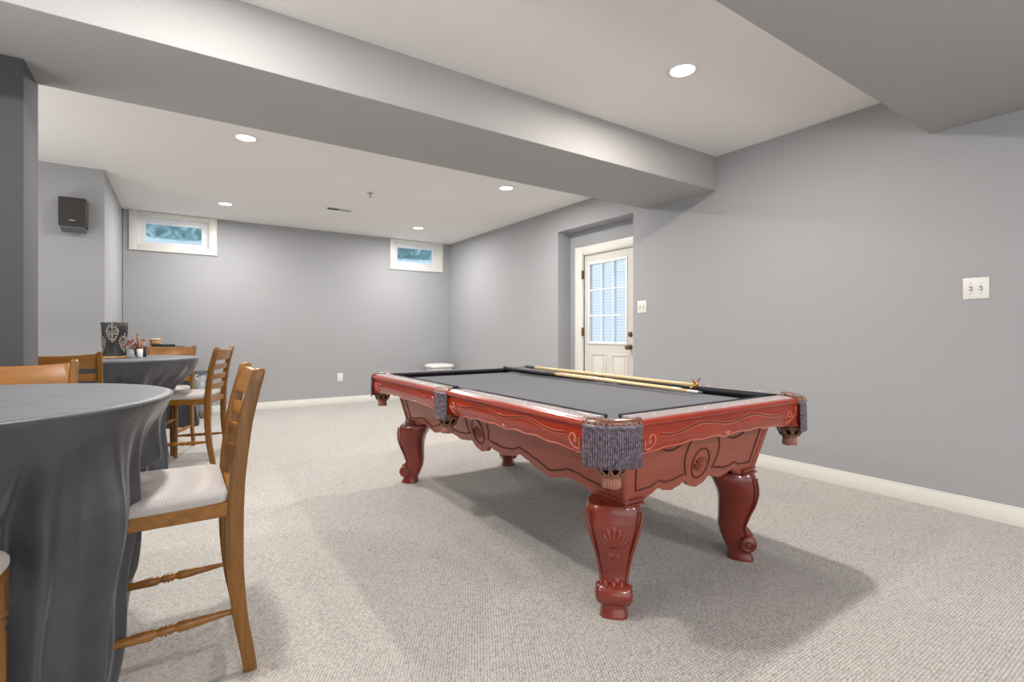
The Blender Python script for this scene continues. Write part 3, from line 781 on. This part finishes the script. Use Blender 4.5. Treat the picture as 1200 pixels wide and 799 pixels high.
# ------------------------------------------------------------------ chairs
def back_c(z):   # centre line of the sawn back post: local y
    tab=[(0,-.045-.19),(.19,-.012-.19),(.34,0-.19),(.52,.0-.19),(.636,-.005-.19),(.81,-.027-.19),(.90,-.048-.19),(1.0,-.074-.19)]
    for (a,p),(c,q) in zip(tab,tab[1:]):
        if z<=c: return p+(q-p)*(z-a)/(c-a)
    return tab[-1][1]
def make_chair():
    t = thing('ladder_back_chair','x','chair')
    w=.200
    for s in (-1,1):     # back posts are the rear legs
        b=new(); rings=[]
        for k in range(25):
            z=.978*k/24; yc=(back_c(max(z-.03,0))+back_c(z)+back_c(min(z+.03,1)))/3
            hd=.0195+.004*math.sin(min(z/.99,1)*PI); hw=.0135
            x=s*w
            ring=[(x+hw*a,yc+hd*c,z) for a,c in ((-1,-.7),(-.7,-1),(.7,-1),(1,-.7),(1,.7),(.7,1),(-.7,1),(-1,.7))]
            rings.append(ring)
        last=[(px*1,py+(-.004),z+.006) for px,py,z in rings[-1]]
        cx_=s*w; cy_=sum(p[1] for p in last)/8
        rings.append([(cx_+(p[0]-cx_)*.6, cy_+(p[1]-cy_)*.6, .985) for p in last])
        loft(b,rings,smooth=True); obj('back_post',b,M['oak'],t,smooth_ang=40)
        b=new(); x=s*.195; y=.19
        box(b,x-.019,x+.019,y-.019,y+.019,.46,.562)
        lathe(b,[(.017,.462),(.0225,.452),(.0225,.446),(.014,.440),(.0205,.430),(.0205,.424),(.0165,.417),(.019,.40),(.0195,.36),(.0185,.25),(.0175,.12),(.015,.03),(.0145,0)],(x,y,0),seg=18)
        obj('front_leg',b,M['oak'],t,smooth_ang=40)
    def bent(z0,z1,th,dip=0.,sag=.028,name='slat'):
        b=new(); rings=[]; n=14
        for k in range(n+1):
            u=-1+2*k/n; x=u*(w-.013); bow=-sag*(1-u*u)
            zt=z1-dip*(1-u*u)
            y0=back_c(z0)+.004+bow; y1=back_c(zt)+.004+bow
            rings.append([(x,y0-th/2,z0),(x,y0+th/2,z0),(x,y1+th/2,zt),(x,y1-th/2,zt)])
        loft(b,rings,smooth=False); return obj(name,b,M['oak_h'],t,bevel=.003,bseg=1)
    bent(.876,.972,.022,.012,.032,'crest_rail')
    for z in (.796,.714,.634): bent(z,z+.046,.013)
    b=new()
    for s in (-1,1): box(b,s*.195-.011,s*.195+.011,-.175,.172,.515,.562)
    box(b,-.178,.178,.179,.201,.515,.562); box(b,-.187,.187,-.198,-.178,.515,.562)
    obj('seat_rail',b,M['oak_h'],t,bevel=.003,bseg=1)
    # upholstered pad
    b=new(); rings=[]
    def outline(g,n=10):
        fx,fy=.222-g,.222-g; bx,by=.206-g,-.170+g; r=.05; pts=[]
        for cx_,cy_,a0 in ((fx-r,fy-r,0),(-fx+r,fy-r,PI/2),(-bx+.02,by+.02,PI),(bx-.02,by+.02,3*PI/2)):
            rr=r if cy_>0 else .02
            for k in range(n+1):
                a=a0+PI/2*k/n; pts.append((cx_+rr*math.cos(a),cy_+rr*math.sin(a)))
        return pts
    for g,z in ((.004,.560),(.0,.568),(.0,.582),(.006,.594),(.022,.602),(.06,.607),(.12,.609)):
        rings.append([(x,y,z) for x,y in outline(g)])
    loft(b,rings); obj('seat_cushion',b,M['seat'],t,smooth_ang=60)
    def stretcher(p0,p1,r=.011):
        b=new(); p0,p1=Vector(p0),Vector(p1); us=[0,.05,.15,.35,.41,.43,.45,.47,.485,.5,.515,.53,.55,.57,.59,.65,.85,.95,1]
        rs=[.55,.6,.8,1.1,1.12,.75,.75,1.1,.8,1.25,.8,1.1,.75,.75,1.12,1.1,.8,.6,.55]
        tube(b,[p0+(p1-p0)*u for u in us],[r*q*1.15 for q in rs],12); obj('stretcher',b,M['oak_h'],t)
    for s in (-1,1):
        for z in (.200,): stretcher((s*.197,-.19,z+.004),(s*.195,.178,z-.006),.0125)
    stretcher((-.18,.19,.345),(.18,.19,.345),.012)
    return t
def dup(root, loc, rotz, label):
    r=root.copy(); C.objects.link(r); r.location=loc; r.rotation_euler=(0,0,rotz); r['label']=label
    for ch in list(root.children):
        c=ch.copy(); C.objects.link(c); c.parent=r
        for g in ch.children:
            d_=g.copy(); C.objects.link(d_); d_.parent=c
    return r
T1=(-.62,2.04); T2=(-.46,5.0); TR=.60; TH=.90
chairs = [
 ((-.04,2.03),PI/2,'large nearest oak ladder-back chair with pale woven seat, right of the near table'),
 ((-.548,1.425),0,'oak chair at the bottom left corner, only its front seat corner showing'),
 ((-.585,2.64),PI,'oak chair behind the near table, only its crest rail showing at left edge'),
 ((-.625,4.36),0,'oak chair with its back to us on the near side of the far table'),
 ((-.16,5.66),PI-.40,'oak chair behind the far table facing us, crest rail below the tan tin'),
 ((.083,5.047),math.radians(70),'oak ladder-back chair turned sideways right of the far round table'),
]
proto = make_chair(); proto['group']='oak ladder-back chairs around the two round tables'
for i,(p,a,l) in enumerate(chairs):
    if i==0: proto.location=(*p,0); proto.rotation_euler=(0,0,a); proto['label']=l
    else: dup(proto,(*p,0),a,l)

# ------------------------------------------------------------------ round tables with cloths
def round_table(c, label):
    t = thing('round_table', label, 'table', (c[0],c[1],0), 0, 'round tables under charcoal cloths')
    b=new(); lathe(b,[(TR-.06,TH-.024),(TR-.045,TH-.020),(TR-.04,TH-.006),(TR-.045,TH-.001)],seg=48); obj('tabletop',b,M['oak_h'],t)
    b=new(); lathe(b,[(.05,.03),(.035,.1),(.045,.3),(.03,.5),(.045,.8),(.12,TH-.024)],seg=20); obj('pedestal',b,M['oak'],t)
    for k in range(4):
        b=new(); a=PI/4+k*PI/2; tube(b,[(.02*math.cos(a),.02*math.sin(a),.12),(.12*math.cos(a),.12*math.sin(a),.10),(.24*math.cos(a),.24*math.sin(a),.02)],[.03,.026,.018],10); obj('foot',b,M['oak'],t)
round_table(T1,'near round table, covered to the floor by its charcoal cloth')
round_table(T2,'far round table, covered to the floor by its charcoal cloth')
R_=math.radians
def sstep(a,b_,x):
    u=min(max((x-a)/(b_-a),0),1); return u*u*(3-2*u)
def tablecloth(c, seats, label, seed, folds, r_taper=((.0,.0),(.03,.008),(.06,.024),(.10,.042),(.16,.052),(.22,.062),(.40,.080),(.80,.12),(1.,.145))):
    nA, nZ = 420, 46
    FA, FN = (.024, 25) if seed==3 else (.020, 24)
    rnd=random.Random(seed)
    ph=[rnd.random()*2*PI for _ in range(6)]
    def taper(v):
        for (a,p),(q,s) in zip(r_taper,r_taper[1:]):
            if v<=q: return p+(s-p)*(v-a)/(q-a)
        return r_taper[-1][1]
    Rg=[[0]*nA for _ in range(nZ)]; Zg=[]
    for j in range(nZ):
        v=j/(nZ-1); z=(TH+.004)*(1-v)+.012*v - 0; Zg.append(z)
        for i in range(nA):
            th=2*PI*i/nA
            env=sstep(.0,.35,v)
            f=0
            for (ang,wd,amp) in folds:
                d_=(th-ang+PI)%(2*PI)-PI; f+=1.25*amp*math.exp(-(d_/ (wd*(1+.6*v)))**2)*env
            f+=FA*env*(math.sin(FN*(th+R_(33))+PI/2+.5*v)+.35*math.sin(2*FN*th+ph[5]-.7*v))
            f+=.010*env*math.sin(9*th+ph[0]+1.2*v)+.007*env*math.sin(17*th+ph[1]-.8*v)+.004*env*math.sin(31*th+ph[2]+v)
            f+=.006*math.sin(14*v+3*th+ph[3])*env
            Rg[j][i]=TR+.004-taper(v)+f
    for j in range(nZ):
        z=Zg[j]
        for i in range(nA):
            th=2*PI*i/nA; r=Rg[j][i]
            for (p,a,_) in seats:
                lim = .232 if z<.66 else 0
                if not lim: continue
                for _k in range(60):
                    X=c[0]+r*math.cos(th)-p[0]; Y=c[1]+r*math.sin(th)-p[1]
                    lx=X*math.cos(a)+Y*math.sin(a); ly=-X*math.sin(a)+Y*math.cos(a)
                    if (-.212 if a!=PI/2 else -.10)<lx<.212 and -.3<ly<.236 and r>.2: r-=.008
                    else: break
            Rg[j][i]=r
    for _ in range(2):
        G=[row[:] for row in Rg]
        for j in range(1,nZ-1):
            for i in range(nA):
                m=(G[j-1][i]+G[j+1][i]+G[j][(i-1)%nA]+G[j][(i+1)%nA])/4
                Rg[j][i]=min(G[j][i], m) if G[j][i]<m-.004 else .5*G[j][i]+.5*m
    b=new(); rings=[]
    for r in (.001,.2,.4,.52,.575,.592):
        rings.append([(r*math.cos(2*PI*i/nA), r*math.sin(2*PI*i/nA), TH+.006+ (0 if r<.58 else -.001)) for i in range(nA)])
    for j in range(nZ):
        rings.append([(Rg[j][i]*math.cos(2*PI*i/nA), Rg[j][i]*math.sin(2*PI*i/nA), Zg[j]-(.003 if j==0 else 0)) for i in range(nA)])
    loft(b,rings,True,False)
    o=obj('tablecloth',b,M['cloth'],loc=(c[0],c[1],0))
    tag(o,label,'tablecloth','charcoal tablecloths on round tables'); return o
tablecloth(T1,[chairs[0],chairs[1],chairs[2]],'large charcoal floor-length cloth on the near round table, front left',3,
  [(R_(-30),.16,.036),(R_(-50),.10,-.050),(R_(-66),.10,.035),(R_(-82),.09,-.060),(R_(-98),.10,.04),(R_(-112),.09,-.05),(R_(-15),.06,-.03),(R_(20),.1,.02),(R_(60),.12,-.03),(R_(120),.15,.03),(R_(180),.15,-.03)])
tablecloth(T2,[chairs[3],chairs[4],chairs[5]],'charcoal cloth on the far round table that carries the black lantern',11,
  [(R_(-33),.09,.015),(R_(-50),.08,-.050),(R_(-64),.08,.035),(R_(-79),.08,-.055),(R_(-95),.09,.035),(R_(-112),.08,-.05),(R_(-12),.05,-.04),(R_(5),.08,.02),(R_(40),.1,-.03),(R_(140),.15,.03)],
  ((0,0),(.05,.01),(.1,.03),(.15,.07),(.2,.115),(.3,.18),(.45,.235),(1.,.215)))

# centrepiece
zt=TH+.0065; lx,ly=-.425,4.985
t=thing('candle_lantern','black drum candle lantern with silver damask motifs on the far table','lantern',(lx,ly,zt+.016))
b=new(); lathe(b,[(.080,0),(.079,.004),(.075,.03),(.074,.08),(.076,.15),(.080,.21),(.086,.262),(.083,.264),(.077,.21),(.071,.1),(.07,.01)],seg=48); obj('lantern_shade',b,M['lantern'],t)
def lr(z): return .0745+.0105*max((z-.06)/.2,0)
for m_ in range(6):
    a0=R_(-95)+m_*2*PI/6; zc=.178 if m_%2==0 else .098
    b=new()
    for (dz,wd,n_) in ((.062,.010,1),(.046,.020,3),(.030,.030,3),(.012,.036,5),(-.008,.032,5),(-.028,.024,3),(-.046,.014,3),(-.062,.006,1)):
        for q in range(n_):
            s_=(q-(n_-1)/2)/max((n_-1)/2,1)*wd*.95; z=zc+dz*1.05+.004*math.cos(q*2); r=lr(z)+.001; a=a0+s_/r
            er=Vector((math.cos(a),math.sin(a),0)); et=Vector((-math.sin(a),math.cos(a),0)); sl=s_/wd*.6
            dd=(Vector((0,0,1))*math.cos(sl)+et*math.sin(sl)); ee=(et*math.cos(sl)-Vector((0,0,1))*math.sin(sl))
            ellipsoid(b, er*r+Vector((0,0,z)),(er*.003,ee*.0082,dd*.0125),0,8,5)
    obj('damask_ornament',b,M['silver'],t)
b=new(); lathe(b,[(.094,-.016),(.096,-.010),(.094,-.002),(.08,0)],seg=40); obj('wooden_base',b,M['wicker'],t)
t=thing('berry_jar','small glass jar holding dark red berry picks beside the lantern','jar',(-.318,4.90,zt))
b=new(); lathe(b,[(.020,0),(.024,.01),(.024,.05),(.018,.062),(.018,.07)],seg=20); obj('glass_jar',b,M['glassy'],t)
b=new()
for k in range(9):
    a=k*2.4; r=.012+.012*(k%3)/2; z1=.08+.012*(k%4); p=Vector((r*1.6*math.cos(a),r*1.6*math.sin(a),z1+.02))
    tube(b,[Vector((0,0,.03)),p],.0018,5,1); ellipsoid(b,p,(Vector((.008,0,0)),Vector((0,.008,0)),Vector((0,0,.009))),0,8,6)
obj('berries',b,[M['redbits'],M['brownstick']],t)
t=thing('stick_holder','small white pot of tan and brown sticks beside the lantern','pot',(-.262,4.925,zt))
b=new(); lathe(b,[(.018,0),(.020,.01),(.021,.068),(.018,.070),(.016,.03)],seg=20); obj('pot',b,M['white'],t)
b=new()
for k in range(11):
    a=k*2.1; r=.012+.02*(k%4)/3; top=.14+.022*(k%3)
    tube(b,[Vector((.3*r*math.cos(a),.3*r*math.sin(a),.03)),Vector((r*1.1*math.cos(a),r*1.1*math.sin(a),top))],[.003,.004],6,k%2)
    ellipsoid(b,Vector((r*1.1*math.cos(a),r*1.1*math.sin(a),top)),(Vector((.005,0,0)),Vector((0,.005,0)),Vector((0,0,.009))),k%2,8,6)
obj('sticks',b,[M['brownstick'],M['wicker']],t)
b=new(); box(b,-.035,.035,-.02,.02,0,.085); box(b,-.014,.004,-.0212,-.0195,.008,.072,1)
o=obj('small_box',b,[M['lantern'],M['green']],bevel=.003,loc=(-.262,5.10,zt)); tag(o,'little black box with a green stripe on the far table behind the sticks','box')

# ------------------------------------------------------------------ things along the far wall
t=thing('side_table','narrow table behind the far chairs under a flared black cloth','table',(-.16,7.22,0))
b=new(); box(b,-.30,.22,-.20,.20,.915,.94); obj('tabletop',b,M['oak_h'],t)
for sx in (-.26,.18):
    for sy in (-.16,.16):
        b=new(); box(b,sx-.02,sx+.02,sy-.02,sy+.02,0,.915); obj('leg',b,M['oak'],t)
b=new(); rings=[]
def rr(hx0,hx1,hy,z,amp):
    pts=[]; n=120
    for i in range(n):
        a=2*PI*i/n; ca,sa=math.cos(a),math.sin(a); k_=1/max(abs(ca),abs(sa)); k_=k_**.86
        x=ca*k_; y=sa*k_; hx=hx1 if x>0 else hx0
        w=1+amp*math.sin(14*a)
        pts.append((x*hx*w,y*hy*w,z))
    return pts
rings.append(rr(.01,.01,.01,.948,0)); rings.append(rr(.29,.21,.19,.948,0)); rings.append(rr(.31,.225,.208,.942,0))
for k in range(1,13):
    v=k/12; rings.append(rr(.31+.06*v,.225+.135*v,.208+.05*v,.942-.93*v,.03*v))
loft(b,rings,True,False)
o=obj('table_cover',b,M['cloth_black'],loc=(-.16,7.22,0)); tag(o,'flared black cloth over the side table near the far wall','tablecloth')
b=new(); box(b,-.125,.125,-.10,.10,0,.022); o=obj('flat_case',b,M['navy'],bevel=.004,loc=(-.165,7.16,.949)); tag(o,'flat navy case lying on the black covered side table','case')
t=thing('candle_tin','round tan candle tin standing on the navy case','tin',(-.235,7.16,.9715))
b=new(); lathe(b,[(.052,0),(.054,.004),(.054,.05)],seg=28); obj('tin',b,M['wicker'],t)
b=new(); lathe(b,[(.057,.05),(.057,.062),(.05,.068),(.002,.069)],seg=28); obj('lid',b,mat('tin_lid',(214,190,160),.5),t)

t=thing('waste_bin','tall clear plastic bin with grey rim against the far wall','bin',(.24,7.66,0))
b=new(); lathe(b,[(.115,.07),(.125,.30),(.138,.59),(.134,.59),(.120,.30),(.110,.08)],seg=32); obj('bin_body',b,M['glassy'],t)
b=new(); tube(b,[(.140*math.cos(2*PI*k/32),.140*math.sin(2*PI*k/32),.595) for k in range(32)],.009,8,closed=True); obj('bin_rim',b,M['speaker_m'],t)
for k in range(4):
    b=new(); a=PI/4+k*PI/2-.6; tube(b,[(.08*math.cos(a),.08*math.sin(a),.075),(.11*math.cos(a),.11*math.sin(a),.045),(.10*math.cos(a),.10*math.sin(a),0)],[.012,.016,.012],8); obj('brass_foot',b,M['brass'],t)
b=new(); lathe(b,[(.02,.07),(.12,.075)],seg=24); obj('bin_base',b,M['brass'],t)
for sg in (-1,1):
    b=new(); tube(b,[(sg*.05,-.150,.58),(sg*.075,-.155,.55),(sg*.065,-.150,.51),(sg*.04,-.148,.52)],.006,7); obj('handle',b,M['white'],t)

t=thing('storage_bin','white lidded plastic bin in the far right corner, top just visible','bin',(3.66,7.68,0))
b=new(); box(b,-.17,.17,-.16,.16,0,.53); obj('bin_body',b,M['white'],t,bevel=.03,bseg=4)
b=new(); rings=[]
for g,z in ((.0,.527),(-.012,.535),(-.012,.562),(.0,.576),(.03,.585),(.07,.590)):
    rings.append([(x*(.20-g)/1,y*(.185-g),z) for x,y in [(math.copysign(abs(math.cos(2*PI*k/40))**.4,math.cos(2*PI*k/40)),math.copysign(abs(math.sin(2*PI*k/40))**.4,math.sin(2*PI*k/40))) for k in range(40)]])
loft(b,rings); obj('lid',b,M['white'],t,smooth_ang=50)

# ------------------------------------------------------------------ world, camera
w=bpy.data.worlds.new('World'); sc.world=w; w.use_nodes=True
bg=w.node_tree.nodes['Background']; bg.inputs[0].default_value=(.90,.95,1.0,1); bg.inputs[1].default_value=1.7
cam=bpy.data.cameras.new('Camera'); co=bpy.data.objects.new('Camera',cam); C.objects.link(co); sc.camera=co
cam.sensor_width=36; cam.lens=581.86/1200*36; cam.shift_y=-(399.5-390.56)/1200; cam.clip_start=.02
co.location=(0,0,1.1); co.rotation_euler=(PI/2,0,-.5902)
sc.view_settings.view_transform='Standard'; sc.view_settings.look='None'; sc.view_settings.exposure=0; sc.view_settings.gamma=1
sc.cycles.max_bounces=10; sc.cycles.diffuse_bounces=6; sc.cycles.transmission_bounces=8; sc.cycles.transparent_max_bounces=8
sc.cycles.use_denoising=True; sc.cycles.sample_clamp_indirect=6
